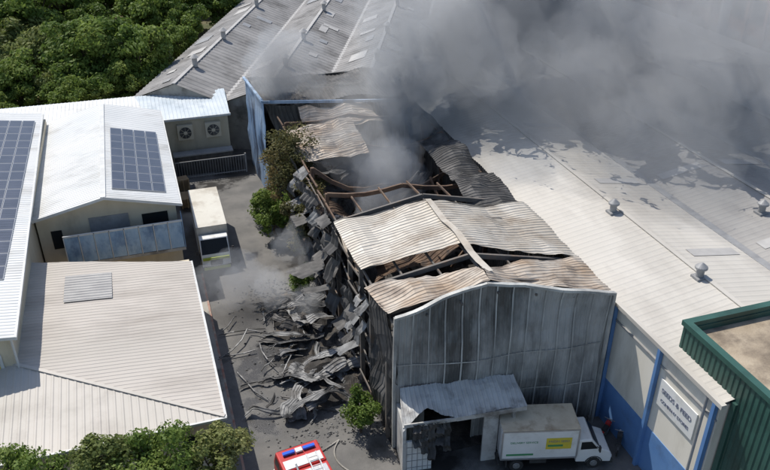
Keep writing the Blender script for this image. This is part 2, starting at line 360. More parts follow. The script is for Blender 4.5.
# ------------------------------------------------------------ F burnt hall
F=empty('burnt_warehouse')
FA=V((11.1,32.5,0)); FB=V((23.95,30.7,0)); fd=(FB-FA).normalized(); fn=V((fd.y,-fd.x,0)); FL=(FB-FA).length
def topz(s): return 10+1.4*s/5.3 if s<5.3 else 11.4-1.4*(s-5.3)/(FL-5.3)
def fw(p):
    k=N3(p,.28,2)*.45+N3(p,1.1,4)*.10
    return fn*k*(.35+p.z*.07)
def FP(s,z,off=0): return FA+fd*s+fn*off+V((0,0,z))
b=MB()
b.sheet([FP(0,0),FP(1.9,0),FP(1.9,topz(1.9)),FP(0,10)],(0,0,1),.32,.035,.7,fw)
b.sheet([FP(1.9,3.9),FP(4.9,3.9),FP(4.9,topz(4.9)),FP(1.9,topz(1.9))],(0,0,1),.32,.035,.7,fw)
b.sheet([FP(4.9,0),FP(FL,0),FP(FL,10),FP(5.3,11.4),FP(4.9,topz(4.9))],(0,0,1),.32,.035,.7,fw)
b.obj('front_cladding',['facade'],F)
b=MB(); s=.0
while s<FL:
    z0=3.9 if 1.9<s<4.9 else 0
    b.sheet([FP(s,z0,.07),FP(s+.09,z0,.07),FP(s+.09,topz(s),.07),FP(s,topz(s),.07)],(0,0,1),.1,.0,.7,fw,flat=True); s+=.98
for z in (6.3,3.4):
    s0=5 if z<4 else 0
    b.sheet([FP(s0,z,.075),FP(FL,z,.075),FP(FL,z+.07,.075),FP(s0,z+.07,.075)],(1,0,0),.09,0,.7,fw,flat=True)
b.obj('cladding_joints',['joint'],F)
b=MB()
def wl(s,z,off): p=FP(s,z,0); return p+fw(p)+fn*off
for k in range(24):
    s0=FL*k/24; s1=FL*(k+1)/24
    for (sa,sb) in ([(s0,s1)] if not (s0<5.3<s1) else [(s0,5.3),(5.3,s1)]):
        b.beam(wl(sa,topz(sa)+.05,.05),wl(sb,topz(sb)+.05,.05),.25,.16)
b.beam(wl(0,0,.05),wl(0,5,.1),.18,.18); b.beam(wl(0,5,.1),wl(0,10.1,.05),.18,.18); b.beam(wl(FL,0,.05),wl(FL,10.1,.05),.18,.18)
b.obj('rake_flashing',['joint'],F)
b=MB()
for i,y in enumerate([33.4,36.2,38.4,41.5,44.5,48.8,53.5,58.5,63.5]):
    sag=0 if y<45 else [1.2,3.4,2.0,1.0][min(3,int((y-45)/5))]
    x0=11.0+R.uniform(-.1,.1)
    lean=0 if y<45 else R.uniform(-.3,.5)
    m=0 if y<45 else 1
    b.beam((x0,y,0),(x0+lean,y,9.7),.28,.22,m); b.beam((23.9,y-1.2,0),(23.9,y-1.2,9.6),.28,.22,m)
    p0=V((x0+lean,y,9.6)); p1=V((17.0,y-.6,11.0-sag)); p2=V((23.9,y-1.2,9.6))
    for a_,b_,sg in ((p0,p1,.3),(p1,p2,.4)):
        q0=a_
        for k in range(1,5):
            q=a_+(b_-a_)*(k/4)-V((0,0,(sag*sg)*math.sin(math.pi*k/4)))
            b.beam(q0,q,.16,.32,m); q0=q
for x,z in ((11,9.7),(12.9,10.1),(14.9,10.55),(17,11),(19.3,10.55),(21.6,10.1),(23.9,9.6)):
    y0=32.2
    while y0<(66 if x in(11,23.9) else 46):
        y1=y0+2.6
        sg=0 if y0<44 else .5
        b.beam((x,y0-(x-11)*.1,z-.18),(x,y1-(x-11)*.1,z-.18-R.uniform(0,sg)),.1,.14,1 if y0>44 else 0); y0=y1
for z in (1.5,3.4,5.3,7.2,8.9):
    y0=36
    while y0<56:
        y1=y0+2.4; b.beam((10.9+R.uniform(-.15,.1),y0,z+R.uniform(-.1,.1)),(10.9+R.uniform(-.3,.1),y1,z+R.uniform(-.15,.1)),.08,.12,0); y0=y1
b.obj('steel_frame',['steel','rust'],F)
b=MB()
cw=buckle(.17,.4,11,.035,1.4)
b.sheet([(10.6,37.3,10.0),(17.0,36.6,11.35),(16.9,42.6,11.2),(14,43.4,10.6),(10.6,43.9,9.9)],(1,0,.2),.3,.04,.6,cw)
b.sheet([(17.0,36.4,11.33),(24.1,34.8,10.0),(24.1,42.4,9.9),(20.5,42.0,10.5),(16.9,42.8,11.18)],(1,0,-.2),.3,.04,.6,cw)
b.obj('roof_sheets_middle',['tan'],F)
b=MB()
cw2=buckle(.22,.45,17,.06,1.5)
b.sheet([(10.8,32.7,10.05),(16.6,31.9,11.4),(16.7,34.2,11.0),(10.5,36.1,9.7)],(1,0,.2),.3,.04,.6,cw2)
b.sheet([(16.6,31.9,11.4),(23.9,30.8,10.0),(24.1,35.0,9.95),(18.9,34.6,10.6),(16.8,34.0,11.1)],(1,0,-.2),.3,.04,.6,cw2)
b.obj('roof_sheets_front',['tan2'],F)
b=MB(); b.sheet([(16.75,33,11.52),(17.2,33,11.52),(17.1,42.6,11.38),(16.7,42.6,11.38)],(0,1,0),.45,0,.6,cw,flat=True); b.obj('ridge_cap',['tan'],F)
b=MB()
b.sheet([(20.2,42.8,10.2),(24.1,42,9.95),(24.1,58,9.8),(21.3,57,9.2),(21.0,50,9.6)],(1,0,-.2),.3,.045,.7,buckle(.45,.3,21,.12,1.3)); b.obj('roof_sheets_sooted',['soot'],F)
b=MB()
b.sheet([(10.8,56,9.6),(16.5,55,9.6),(16.8,61.5,10.2),(11,62,9.7)],(1,0,.1),.3,.045,.6,buckle(.5,.3,25,.12,1.3))
b.sheet([(13,63,9.2),(20,62,9.4),(20,66,9.6),(13,66.5,9.6)],(1,0,.1),.3,.045,.6,buckle(.5,.3,29,.12,1.3))
b.sheet([(12,44.6,9.4),(16,43.9,10.3),(15.8,47.0,8.6),(12.4,46.8,8.0)],(1,0,.1),.3,.045,.6,buckle(.5,.3,33,.12,1.3))
b.obj('roof_sheets_rear',['tan2'],F)
b=MB()
for i in range(34):
    c=V((R.uniform(12.5,23),R.uniform(36,66),R.uniform(1.5,6))); a=R.uniform(0,3.1); u=V((math.cos(a),math.sin(a),R.uniform(-.4,.4))); v_=V((-math.sin(a),math.cos(a),R.uniform(-.5,.5)))
    l=R.uniform(1.5,3.5); w_=R.uniform(.7,1.6)
    b.sheet([c-u*l-v_*w_,c+u*l-v_*w_,c+u*l+v_*w_,c-u*l+v_*w_],u,.3,.045,.6,crumple(.5,.4,40+i),m=R.choice([0,0,0,1,2,3]))
for i in range(22):
    p=V((R.uniform(12,23),R.uniform(45,64),R.uniform(2,6))); q=p+V((R.uniform(-5,5),R.uniform(-4,4),R.uniform(-2.5,2.5))); b.beam(p,q,.14,.2,2)
b.obj('collapsed_roof_wreckage',['soot','tan2','rust','debris'],F)
b=MB(); b.face([(11,31,.04),(24.2,30.9,.04),(24.2,66,.04),(11,67,.04)])
b.obj('floor',['ash'],F)
b=MB(); b.sheet([(24.15,31,0),(24.15,66,0),(24.15,66,9.7),(24.15,31,9.7)],(0,0,1),.35,.04,1.2,crumple(.12,.3,50)); b.obj('east_wall',['soot'],F)
b=MB()
for i in range(26):
    for j in range(60):
        def h(a,c):
            p=V((11.3+a*.49,33+c*.56,0)); return (p.x,p.y,max(.05,1.1+1.6*noise.noise(p*.35)+.7*noise.noise(p*1.3)))
        b.face([h(i,j),h(i+1,j),h(i+1,j+1),h(i,j+1)])
b.obj('rubble',['ash'],F)
b=MB()
b.sheet([(11.05,32.7,0),(10.9,36.2,0),(10.7,36.6,6.5),(10.9,34.6,9.6),(11.05,32.7,9.9)],(0,0,1),.3,.045,.6,crumple(.35,.4,61,.1,1.2))
b.obj('side_cladding',['soot'],F)
b=MB()
def strip(p,dirv,out,wid,L_,curl,m,seed,wob=.35):
    n_=12; prev=None; nc=max(3,int(wid/.22))
    ang=0; q=V(p); step=L_/n_
    for k in range(n_+1):
        tw=noise.noise(V((seed+8,k*.25,1)))*1.2
        rr=(V(dirv)*math.cos(tw)+V(out)*math.sin(tw))*wid
        jit=V(out)*(wob*noise.noise(V((seed,k*.5,0))))+V(dirv)*(wob*.6*noise.noise(V((seed+4,k*.4,2))))
        row=[q+jit+rr*(c/nc)+V(out)*(.05 if c%2 else -.04) for c in range(nc+1)]
        if prev:
            for c in range(nc): b.face([prev[c],prev[c+1],row[c+1],row[c]],m)
        prev=row
        ang+=curl/n_*(k/n_*2)
        q=q+V(out)*(math.sin(ang)*step)-V((0,0,1))*(math.cos(ang)*step)
y=42.5; i=0
while y<55.5:
    strip((10.6+R.uniform(-.2,.3),y,R.uniform(8.2,9.9)),(R.uniform(-.3,.3),1,0),(-1,R.uniform(-.5,.5),0),R.uniform(.8,1.9),R.uniform(3.5,8.2),R.uniform(-.3,1.5),R.choice([0,0,0,1]),i*3.3,.9)
    y+=R.uniform(.7,1.3); i+=1
for y in (36.9,38,39.4,40.9):
    strip((10.7,y,R.uniform(6,9.5)),(0,1,0),(-1,0,0),R.uniform(.6,1.2),R.uniform(2,5),R.uniform(.2,1.4),R.choice([0,1]),y,.7)
b.obj('hanging_cladding',['soot','debris'],F)
b=MB()
b.sheet([FP(.3,4.75,.15),FP(7.3,4.9,.15),FP(7.5,4.2,2.3),FP(3.2,4.0,2.25),FP(1.6,4.3,1.7),FP(.1,3.7,2.3)],fn,.28,.04,.5,buckle(.16,.6,71,.06,2)); b.obj('canopy_roof',['canopy'],F)
b=MB()
b.beam(FP(.2,3.75,2.2),FP(3.3,3.85,2.25),.08,.25); b.beam(FP(3.3,3.85,2.25),FP(7.5,4.05,2.25),.08,.3)
b.obj('canopy_fascia',['canopy'],F)
b=MB()
def fbox(b,s0,s1,z0,z1,o0,o1,m=0):
    P=[FP(s0,z0,o0),FP(s1,z0,o0),FP(s1,z0,o1),FP(s0,z0,o1)]; Q=[p+V((0,0,z1-z0)) for p in P]
    b.face(P,m); b.face(Q,m)
    for k in range(4): b.face([P[k],P[(k+1)%4],Q[(k+1)%4],Q[k]],m)
fbox(b,.15,.35,0,3.6,.1,2.15,1); fbox(b,.36,1.9,0,2.4,2.0,2.15,0); fbox(b,5.0,5.9,0,3.7,2.0,2.12,1); fbox(b,6.7,6.9,0,3.9,2.0,2.2,1)
for k in range(5): fbox(b,.38+k*.32,.41+k*.32,0,2.4,2.155,2.18,2)
for k in range(4): fbox(b,.37,1.88,.3+k*.55,.33+k*.55,2.155,2.175,2)
b.obj('entrance_walls',['white','canopy','greytrim'],F)
b=MB(); fbox(b,.9,6.5,0,5.2,-2.6,-2.5); fbox(b,.9,1.0,0,5.2,-2.4,-.4); fbox(b,6.4,6.5,0,5.2,-2.4,-.4); fbox(b,.9,6.5,5.25,5.35,-2.6,-.4); b.obj('doorway_dark_backdrop',['black'],F)  # added black box, not a real room; keeps the entrance opening dark
b=MB()
for k in range(5):
    strip(FP(.7+k*.45,3.8,2.3),fd,fn,.45,1.6+(k%3)*.5,.4,0,k)
b.obj('hanging_scraps',['soot'],F)
# ------------------------------------------------------------ G right hall
G=empty('long_factory_building')
b=MB()
xs=[24.6,30.2,35.9,41.5,47.2,52.8,58.5,64.1,69.8]
zz=[9,9.9]
for i in range(8):
    x0,x1=xs[i],xs[i+1]; z0,z1=zz[i%2],zz[(i+1)%2]
    y0=21.8; y1=78 if i<2 else 96
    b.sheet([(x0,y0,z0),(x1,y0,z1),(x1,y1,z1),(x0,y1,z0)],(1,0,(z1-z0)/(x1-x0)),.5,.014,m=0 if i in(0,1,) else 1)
b.obj('roof',['groof','groof2'],G)
b=MB()
for i in range(1,8):
    z=zz[i%2]; b.beam((xs[i],21.8,z+.05),(xs[i],78 if i<3 else 96,z+.05),.3 if i%2 else .6,.05,0 if i%2 else 1)
b.beam((24.55,21.6,8.95),(24.55,66,8.95),.3,.25,0)
b.obj('ridge_and_gutters',['groof','greytrim'],G)
b=MB()
for i in range(1,8):
    for y in (33,44,56,68):
        x0,x1=xs[i],xs[i+1]; z0,z1=zz[i%2],zz[(i+1)%2]
        f=lambda t:(x0+(x1-x0)*t, z0+(z1-z0)*t+.04)
        (xa,za),(xb,zb)=f(.2),f(.85)
        b.face([(xa,y,za),(xb,y,zb),(xb,y+.9,zb),(xa,y+.9,za)])
b.obj('rooflight_strips',['asb2'],G)
b=MB()
b.box(24.7,35.9,21.9,77.8,3.2,8.75,0); b.box(35.9,69.7,21.9,95.8,3.2,8.75,0); b.box(24.66,69.74,21.86,77.9,0,3.2,1)
b.obj('walls',['creamg','blue'],G)
b=MB()
for y in (22.1,26.6,31.0): b.box(24.4,24.66,y-.11,y+.11,0,8.8,0)
b.cyl((24.5,22.7,0),(24.5,22.7,8.8),.08,.08,10,1); b.box(24.6,24.69,21.9,31,7.7,7.8,1)
b.obj('pilasters_and_pipes',['blue','greytrim'],G)
b=MB(); b.box(24.6,24.68,23.1,26.2,5.3,7.1,0); b.obj('sign_board',['white'],G)
text('sign_lettering','SEEDS & FEED',(24.585,24.65,6.45),(math.radians(90),0,math.radians(-90)),.42,G,'text')
text('sign_lettering_small','COMPANY STORES',(24.585,24.65,5.8),(math.radians(90),0,math.radians(-90)),.28,G,'text')
def vent(name,x,y,z,r=.24,h=.7):
    o=empty(name); b=MB(); b.cyl((x,y,z-.2),(x,y,z+h),r,r,16); b.cyl((x,y,z+h-.05),(x,y,z+h+.08),r*1.6,r*1.6,16); b.cyl((x,y,z+h+.08),(x,y,z+h+.35),r*1.6,.06,16)
    b.box(x-r*1.5,x+r*1.5,y-r*1.5,y+r*1.5,z-.3,z+.12,0); b.obj('cowl',['greytrim'],o,.02)
for (x,y,z) in ((29.9,30.7,9.85),(29.6,39.6,9.8),(39.7,36.6,9.6)): vent('roof_vent',x,y,z)
# ------------------------------------------------------------ H green building
H=empty('green_clad_building')
b=MB()
for q in ([(25.3,5,0),(25.3,26.2,0),(25.3,26.2,10.7),(25.3,5,10.7)],[(25.3,26.2,8.5),(45,26.2,8.5),(45,26.2,10.7),(25.3,26.2,10.7)]):
    b.sheet(q,(0,0,1),.35,.05)
b.obj('walls',['green'],H)
b=MB(); b.face([(25.6,5,10.2),(45,5,10.2),(45,25.9,10.2),(25.6,25.9,10.2)]); b.obj('roof',['gravel'],H)
b=MB(); b.box(25.2,25.6,5,26.3,10.55,10.85); b.box(25.6,45,25.9,26.3,10.55,10.85); b.box(25.55,25.6,5,25.9,10.2,10.55); b.box(25.6,45,25.85,25.9,10.2,10.55)
b.box(25.15,25.35,21.5,21.8,0,9)
b.obj('parapet',['green'],H)
b=MB(); b.beam((25.75,22,10.4),(25.75,12,10.4),.08,.08); b.box(34,36,14,16,10.2,11.1); b.obj('roof_unit',['greytrim'],H)
# ------------------------------------------------------------ brick building far right
K=empty('brick_factory'); b=MB()
b.box(91,140,66,135,0,10,0,1); b.box(90.9,91,66,135,0,2.5,2)
b.obj('walls',['brick','asb','concrete'],K)
b=MB()
for i in range(16): b.box(90.9,90.98,68+i*4.2,70.6+i*4.2,4.5,8,0); b.box(90.7,90.95,71.2+i*4.2,71.6+i*4.2,0,10.1,1)
b.obj('windows_and_piers',['glass','brick'],K)
b=MB(); b.cyl((86,96,0),(86,96,22),.8,.65,20); b.cyl((86,96,0),(86,96,1.2),1.2,1.1,20); b.obj('chimney',['trim'],K)
# ------------------------------------------------------------ vehicles
def wheel(b,x,y,r=.42,w=.26,side=1):
    b.cyl((x,y-w/2,r),(x,y+w/2,r),r,r,22,0); yy=y+side*(w/2+.004)
    b.cyl((x,yy-.02*side,r),(x,yy+.02*side,r),r*.55,r*.5,16,1); b.cyl((x,yy,r),(x,yy+.05*side,r),r*.18,r*.15,10,1)
def truck(name,loc,rz,L,Wd,Hh,cab,boxm,roofm,wr=.42,cabm='white'):
    T=empty(name,loc,rz); hw=Wd/2
    b=MB(); b.box(0,L,-hw,hw,.95,Hh-.05,0); b.box(-.03,L+.03,-hw-.03,hw+.03,Hh-.05,Hh,1); 
    b.obj('cargo_box',[boxm,roofm],T,.025)
    b=MB()
    for sx in (-1,1):
        b.box(-.02,L+.02,sx*(hw+.012)-.012,sx*(hw+.012)+.012,.95,1.07,0); b.box(-.02,L+.02,sx*(hw+.012)-.012,sx*(hw+.012)+.012,Hh-.17,Hh-.055,0)
        for xx in (0,L): b.box(xx-.05,xx+.05,sx*(hw+.014)-.014,sx*(hw+.014)+.014,1.07,Hh-.17,0)
    b.box(-.035,-.005,-.02,.02,1,Hh-.1,0); b.box(-.035,-.005,-hw,hw,.95,1.05,0)
    for yy in (-.5,-.2,.2,.5): b.cyl((-.05,yy,1.0),(-.05,yy,Hh-.2),.02,.02,8,0)
    b.obj('box_trim',['alum'],T)
    b=MB(); b.box(-.1,L+1.2,-.42,-.28,.6,.9,0); b.box(-.1,L+1.2,.28,.42,.6,.9,0); b.box(-.15,-.05,-hw+.05,hw-.05,.45,.6,0)
    for xx in (.3,1.6,L-.4): b.box(xx,xx+.1,-hw+.1,hw-.1,.8,.94,0)
    b.box(L*.4,L*.4+1,-hw+.15,-hw+.5,.45,.9,0)
    for sx in (-1,1):
        b.box(.35,.4,sx*(hw-.35),sx*(hw-.05),.3,.9,0)
    b.obj('chassis',['chassis'],T)
    b=MB()
    fx=L+ (1.15 if cab=='van' else .85)
    for sx in (-1,1):
        wheel(b,L*.22,sx*(hw-.16),wr,.3,sx); wheel(b,fx,sx*(hw-.16),wr,.26,sx)
    b.obj('wheels',['tyre','hub'],T)
    cw=hw-.08
    if cab=='van':
        pr=[(L+.06,.5),(L+.06,2.25),(L+.85,2.3),(L+1.45,1.52),(L+2.05,1.28),(L+2.18,.95),(L+2.2,.45)]
        ws=((L+.93,2.2),(L+1.40,1.6)); sw=[(L+.25,1.5),(L+.25,2.1),(L+.85,2.12),(L+1.28,1.55)]
    else:
        pr=[(L+.08,.55),(L+.08,2.75),(L+.3,2.85),(L+.85,2.8),(L+1.6,1.6),(L+1.8,.5)]
        ws=((L+.90,2.72),(L+1.56,1.66)); sw=[(L+.4,1.6),(L+.4,2.45),(L+.85,2.45),(L+1.35,1.6)]
    b=MB(); b.prism(pr,-cw,cw,0); b.obj('cab',[cabm],T,.06)
    b=MB()
    (x1,z1),(x2,z2)=ws; nx,nz=-(z2-z1),(x2-x1); l=math.hypot(nx,nz); nx,nz=nx/l*.02,nz/l*.02
    if nx<0: nx,nz=-nx,-nz
    b.face([(x1+nx,-cw+.12,z1+nz),(x1+nx,cw-.12,z1+nz),(x2+nx,cw-.08,z2+nz),(x2+nx,-cw+.08,z2+nz)])
    for sx in (-1,1): b.face([(x,sx*(cw+.006),z) for x,z in sw])
    b.obj('windows',['glass'],T)
    b=MB(); fx1=pr[-1][0]
    b.box(fx1-.05,fx1+.1,-cw,cw,.35,.62,0)
    b.box(fx1-.14,fx1+.02,-.5,.5,.7,.9 if cab=='van' else 1.15,0)
    for sx in (-1,1):
        b.box(fx1-.16,fx1+.03,sx*(cw-.4) if sx>0 else -cw+.08,sx*(cw-.08) if sx>0 else -cw+.4,.7,.9,1)
        b.beam((L+1.2,sx*cw,1.7),(L+1.3,sx*(cw+.28),1.85),.04,.04,0); b.box(L+1.25,L+1.33,sx*(cw+.28)-.1,sx*(cw+.28)+.1,1.6,2.0,0)
        for k in range(8):
            a0=math.pi*k/8; a1=math.pi*(k+1)/8
            b.beam((fx+math.cos(a0)*(wr+.08),sx*(cw+.0),wr+math.sin(a0)*(wr+.08)),(fx+math.cos(a1)*(wr+.08),sx*(cw+.0),wr+math.sin(a1)*(wr+.08)),.08,.05,0)
    b.obj('bumper_and_lamps',['chassis','lamp'],T)
    return T,L,hw,Hh,cw,fx1
ang=math.atan2(-1.2,4.4)
T,L,hw,Hh,cw,fx1=truck('box_van',(16.75,29.6,.02),ang,4.5,2.1,3.3,'van','white','boxroof')
b=MB(); b.box(2.6,4.1,-hw-.03,-hw-.004,1.75,2.6,0); b.box(2.7,3.6,-hw-.036,-hw-.031,1.95,2.1,1); b.box(.3,1.9,-hw-.03,-hw-.004,1.3,1.42,1)
b.obj('side_livery',['yellow','grn'],T)
text('livery_text','FRESH SEED',(3.35,-hw-.035,2.35),(math.radians(90),0,0),.24,T,'text',.002)
text('livery_text_rear','DELIVERY SERVICE',(1.3,-hw-.012,2.3),(math.radians(90),0,0),.2,T,'grn',.002)
T,L,hw,Hh,cw,fx1=truck('box_truck',(3.4,65.3,.02),math.radians(-90.5),7.4,2.55,3.5,'cabover','cream_box','cream_box',.5,'white')
b=MB(); b.box(fx1+.1,fx1+.13,-1.1,1.1,.36,.62,0); b.box(fx1-.13,fx1+.0,-1.1,1.1,1.2,1.42,1); b.obj('front_markings',['ygreen','ygreen'],T)
FE=empty('fire_engine',(5.7,25.4,.02),math.radians(97)); hw=1.25
b=MB(); b.box(0,4.6,-hw,hw,.7,2.75,0); b.obj('body',['red'],FE,.05)
b=MB(); b.prism([(4.65,.5),(4.65,2.8),(6.3,2.8),(6.85,1.7),(6.95,.5)],-hw,hw); b.obj('cab',['red'],FE,.08)
b=MB(); b.face([(6.37,-1.1,2.72),(6.37,1.1,2.72),(6.84,1.15,1.78),(6.84,-1.15,1.78)])
for sx in (-1,1):
    b.face([(4.9,sx*1.256,1.7),(4.9,sx*1.256,2.5),(5.5,sx*1.256,2.5),(5.5,sx*1.256,1.7)]); b.face([(5.65,sx*1.256,1.7),(5.65,sx*1.256,2.5),(6.25,sx*1.256,2.5),(6.6,sx*1.256,1.7)])
b.obj('windows',['glass'],FE)
b=MB(); b.box(4.75,5.4,-1.1,1.1,2.8,2.84,0); b.box(5.75,5.95,-.95,-.25,2.85,2.98,1); b.box(5.75,5.95,.25,.95,2.85,2.98,1); b.box(5.7,6.0,-.2,.2,2.85,2.96,0)
b.box(.3,4.4,-1.1,1.1,2.75,2.8,3)
for sx in (-1,1):
    b.beam((.1,sx*.28-.5,3.0),(5.2,sx*.28-.5,3.05),.06,.1,3)
for k in range(15): b.beam((.3+k*.33,-.78,3.02),(.3+k*.33,-.22,3.02),.04,.04,3)
b.box(1,3.6,.3,.95,2.8,3.15,4); b.cyl((4.0,.6,2.8),(4.0,.6,3.2),.14,.1,12,3); b.cyl((4.0,.6,3.15),(4.5,.6,3.35),.07,.05,10,3)
for sx in (-1,1):
    b.box(.1,4.5,sx*1.262-.006,sx*1.262+.006,1.1,1.3,4)
    for x in (.2,1.7,3.2): b.box(x,x+1.3,sx*1.26-.006,sx*1.26+.006,1.4,2.5,3)
b.box(6.93,7.1,-1.25,1.25,.4,.7,0)
b.obj('roof_equipment',['white','bluelamp','yellow','alum','yellow'],FE,.01)
b=MB()
for x in (1.2,5.8):
    for sx in (-1,1): wheel(b,x,sx*1.1,.5,.3,sx)
b.obj('wheels',['tyre','hub'],FE)
hz=empty('fire_hose'); b=MB(); pv=None
for k in range(60):
    t=k/59; p=V((6.3+3.2*t+.9*math.sin(t*7),33.2+1.6*math.sin(t*4.2)-t*2.4,.07))
    if pv: b.cyl(pv,p,.05,.05,8,0,False)
    pv=p
b.obj('hose',['concrete'],hz)
def moto(loc,rz,mm):
    T=empty('motorcycle',loc,rz); b=MB()
    for x in (0,1.3):
        n=18
        for k in range(n):
            a0=2*math.pi*k/n;a1=2*math.pi*(k+1)/n
            b.beam((x+.27*math.cos(a0),0,.3+.27*math.sin(a0)),(x+.27*math.cos(a1),0,.3+.27*math.sin(a1)),.1,.09,0)
        b.cyl((x,-.06,.3),(x,.06,.3),.1,.1,10,1)
    b.prism([(.1,.75),(.15,.85),(.75,.82),(.75,.7),(.3,.65)],-.14,.14,0)
    b.prism([(.7,.7),(.72,.95),(1.0,.98),(1.1,.8),(.95,.65)],-.15,.15,2)
    b.prism([(.4,.25),(.4,.6),(.85,.6),(.9,.25)],-.13,.13,1)
    b.beam((1.3,0,.3),(1.02,0,1.05),.06,.06,1); b.beam((1.02,-.35,1.05),(1.02,.35,1.05),.04,.04,1); b.beam((0,0,.3),(.5,0,.5),.06,.06,1)
    b.cyl((1.12,0,.9),(1.22,0,.9),.09,.09,12,3); b.prism([(-.25,.6),(-.1,.72),(.2,.75),(.2,.65)],-.08,.08,2)
    b.obj('body',['tyre','hub',mm,'lamp'],T,.008)
moto((23.6,28.9,.02),.6,'red'); moto((23.9,27.6,.02),.9,'soot')
# ------------------------------------------------------------ debris in yard
b=MB()
Db=empty('debris_pile')
for i in range(54):
    cx=4.2+6.3*R.random()**.7; cy=37.2+R.random()*13
    if cx<6 and cy>45: cx+=2
    a=R.gauss(.3,.8); l=R.uniform(.6,2.1); wv=R.uniform(.12,.5)
    z=.2+R.random()*1.0*max(0,(cx-4)/6)
    tw=R.uniform(-.6,.6)
    u=V((math.cos(a),math.sin(a),R.uniform(-.2,.2))); v_=V((-math.sin(a),math.cos(a),tw))
    c=V((cx,cy,z+abs(tw)*wv))
    b.sheet([c-u*l-v_*wv,c+u*l*.9-v_*wv*R.uniform(.5,1),c+u*l+v_*wv*R.uniform(.3,1),c-u*l*R.uniform(.7,1)+v_*wv],u,.22,.045,.3,crumple(.25,.7,100+i,.06,2.0),m=R.choice([0,0,0,1,2,2]))
for i in range(30):
    c=V((R.uniform(3.0,9.5),R.uniform(36.2,49),R.uniform(.1,.45))); a=R.gauss(.3,.7); l=R.uniform(.5,2.0); q0=c-V((math.cos(a),math.sin(a),0))*l
    for k in range(3):
        a+=R.gauss(0,.25); q1=q0+V((math.cos(a),math.sin(a),R.uniform(-.04,.08)))*l*.66; b.beam(q0,q1,.07,.07,R.choice([0,1,2])); q0=q1
b.obj('bent_sheets_and_pipes',['debris','debris2','soot'],Db)
b=MB()
for i in range(2000):
    cx=2.4+8.7*R.random()**.6; cy=33.5+R.random()*20; r=R.uniform(.02,.13)
    if cx<5 and R.random()<.6: continue
    a=R.uniform(0,6.28); c=V((cx,cy,.03)); pts=[]
    for k in range(4):
        aa=a+k*1.57+R.uniform(-.4,.4); pts.append(c+V((math.cos(aa)*r,math.sin(aa)*r*.7,R.uniform(0,.04))))
    b.face(pts,R.choice([0,0,1,2])); tip=c+V((0,0,r*R.uniform(.3,.9)))
    for k in range(4): b.face([pts[k],pts[(k+1)%4],tip],R.choice([0,2]))
b.obj('scattered_rubble',['soot','debris2','debris'],Db)
b=MB()
for i in range(34):
    for j in range(40):
        def h(a,c):
            p=V((6.4+a*.14,37+c*.36,0)); f=min(1,a/10)*min(1,(40-c)/6)*min(1,c/5); return (p.x,p.y,.01+f*(.45+.7*noise.noise(p*.6)+.4*noise.noise(p*1.9)))
        b.face([h(i,j),h(i+1,j),h(i+1,j+1),h(i,j+1)])
b.obj('ash_heap',['ash'],Db)
# ------------------------------------------------------------ trees
def tree_mesh(name,h,rx,rz,zc,ncl,nleaf,ls,seed,leaf='leaf',bark=True,clr=.3):
    r=random.Random(seed); b=MB()
    lean=V((r.uniform(-.4,.4),r.uniform(-.4,.4),0))
    top=V((0,0,zc))+lean
    if bark:
        p0=V((0,0,-.1)); k=5
        for i in range(k):
            p1=V((0,0,-.1))+(top-V((0,0,-.1)))*((i+1)/k)+V((r.uniform(-.12,.12),r.uniform(-.12,.12),0))
            b.cyl(p0,p1,.028*h*(1-.13*i),.028*h*(1-.13*(i+1)),8,0,False); p0=p1
    cl=[]
    for i in range(ncl):
        while True:
            p=V((r.uniform(-1,1),r.uniform(-1,1),r.uniform(-1,1)))
            if .25<p.length<1: break
        p=p*(.62+.38*r.random())
        c=V((p.x*rx,p.y*rx,zc+p.z*rz))+lean; cr=rx*clr*r.uniform(.6,1.25)
        cl.append((c,cr))
        if bark and i%2==0:
            s0=V((0,0,zc*r.uniform(.45,.9)))+lean*.5; mid=(s0+c)/2+V((0,0,-.2))
            b.cyl(s0,mid,.010*h,.007*h,5,0,False); b.cyl(mid,c,.007*h,.003*h,5,0,False)
    for c,cr in cl:
        for k in range(nleaf):
            q=V((r.gauss(0,1),r.gauss(0,1),r.gauss(0,1))).normalized()
            q=V((q.x,q.y,q.z*.7))*cr*(r.random()**.45)
            n=(q.normalized()+V((r.gauss(0,.6),r.gauss(0,.6),r.gauss(0,.6)+.35))).normalized()
            t=n.cross(V((r.random(),r.random(),r.random()))).normalized(); s=n.cross(t); l=ls*r.uniform(.6,1.3)
            P=c+q
            b.face([P-t*l,P+s*l*.55,P+t*l,P-s*l*.55],1)
    me=bpy.data.meshes.new(name); me.from_pydata(b.v,[],b.f); me.materials.append(M['bark']); me.materials.append(M[leaf]); me.polygons.foreach_set('material_index',b.m); me.update()
    return me
def place(me,name,loc,s=1,rz=0,sz=None):
    o=bpy.data.objects.new(name,me); o.location=loc; o.rotation_euler=(0,0,rz); o.scale=(s,s,sz or s); col.objects.link(o); return o
tms=[tree_mesh('tree_a',10,4.6,3.9,6.2,42,200,.26,1),tree_mesh('tree_b',9,4.0,3.6,5.4,38,200,.26,2,'leaf2'),tree_mesh('tree_c',12,5.0,4.9,7.2,48,190,.26,3)]
for gy in range(10):
    for gx in range(14):
        x=-62+gx*6.3+R.uniform(-1.8,1.8)+gy*1.5; y=99+gy*7.4+R.uniform(-2,2)
        edge=-2+(y-86)*.44-3
        if x>edge: continue
        if x<-17 and 102<y<114: continue
        if R.random()<.06: continue
        place(R.choice(tms),'broadleaf_tree',(x,y,0),R.uniform(.7,1.25),R.uniform(0,6.28))
for (x,y,s) in ((-6,93,.7),(-10,94,.65),(-1,95,.6),(-14,96,.6),(-4,97,.75),(-17,93,.6),(-9,98,.8)): place(tms[0],'broadleaf_tree',(x,y,0),s,x)
tf=[tree_mesh('front_tree_a',6.5,2.6,1.8,4.6,34,220,.11,5),tree_mesh('front_tree_b',6.3,2.2,1.7,4.6,30,220,.11,6,'leaf2')]
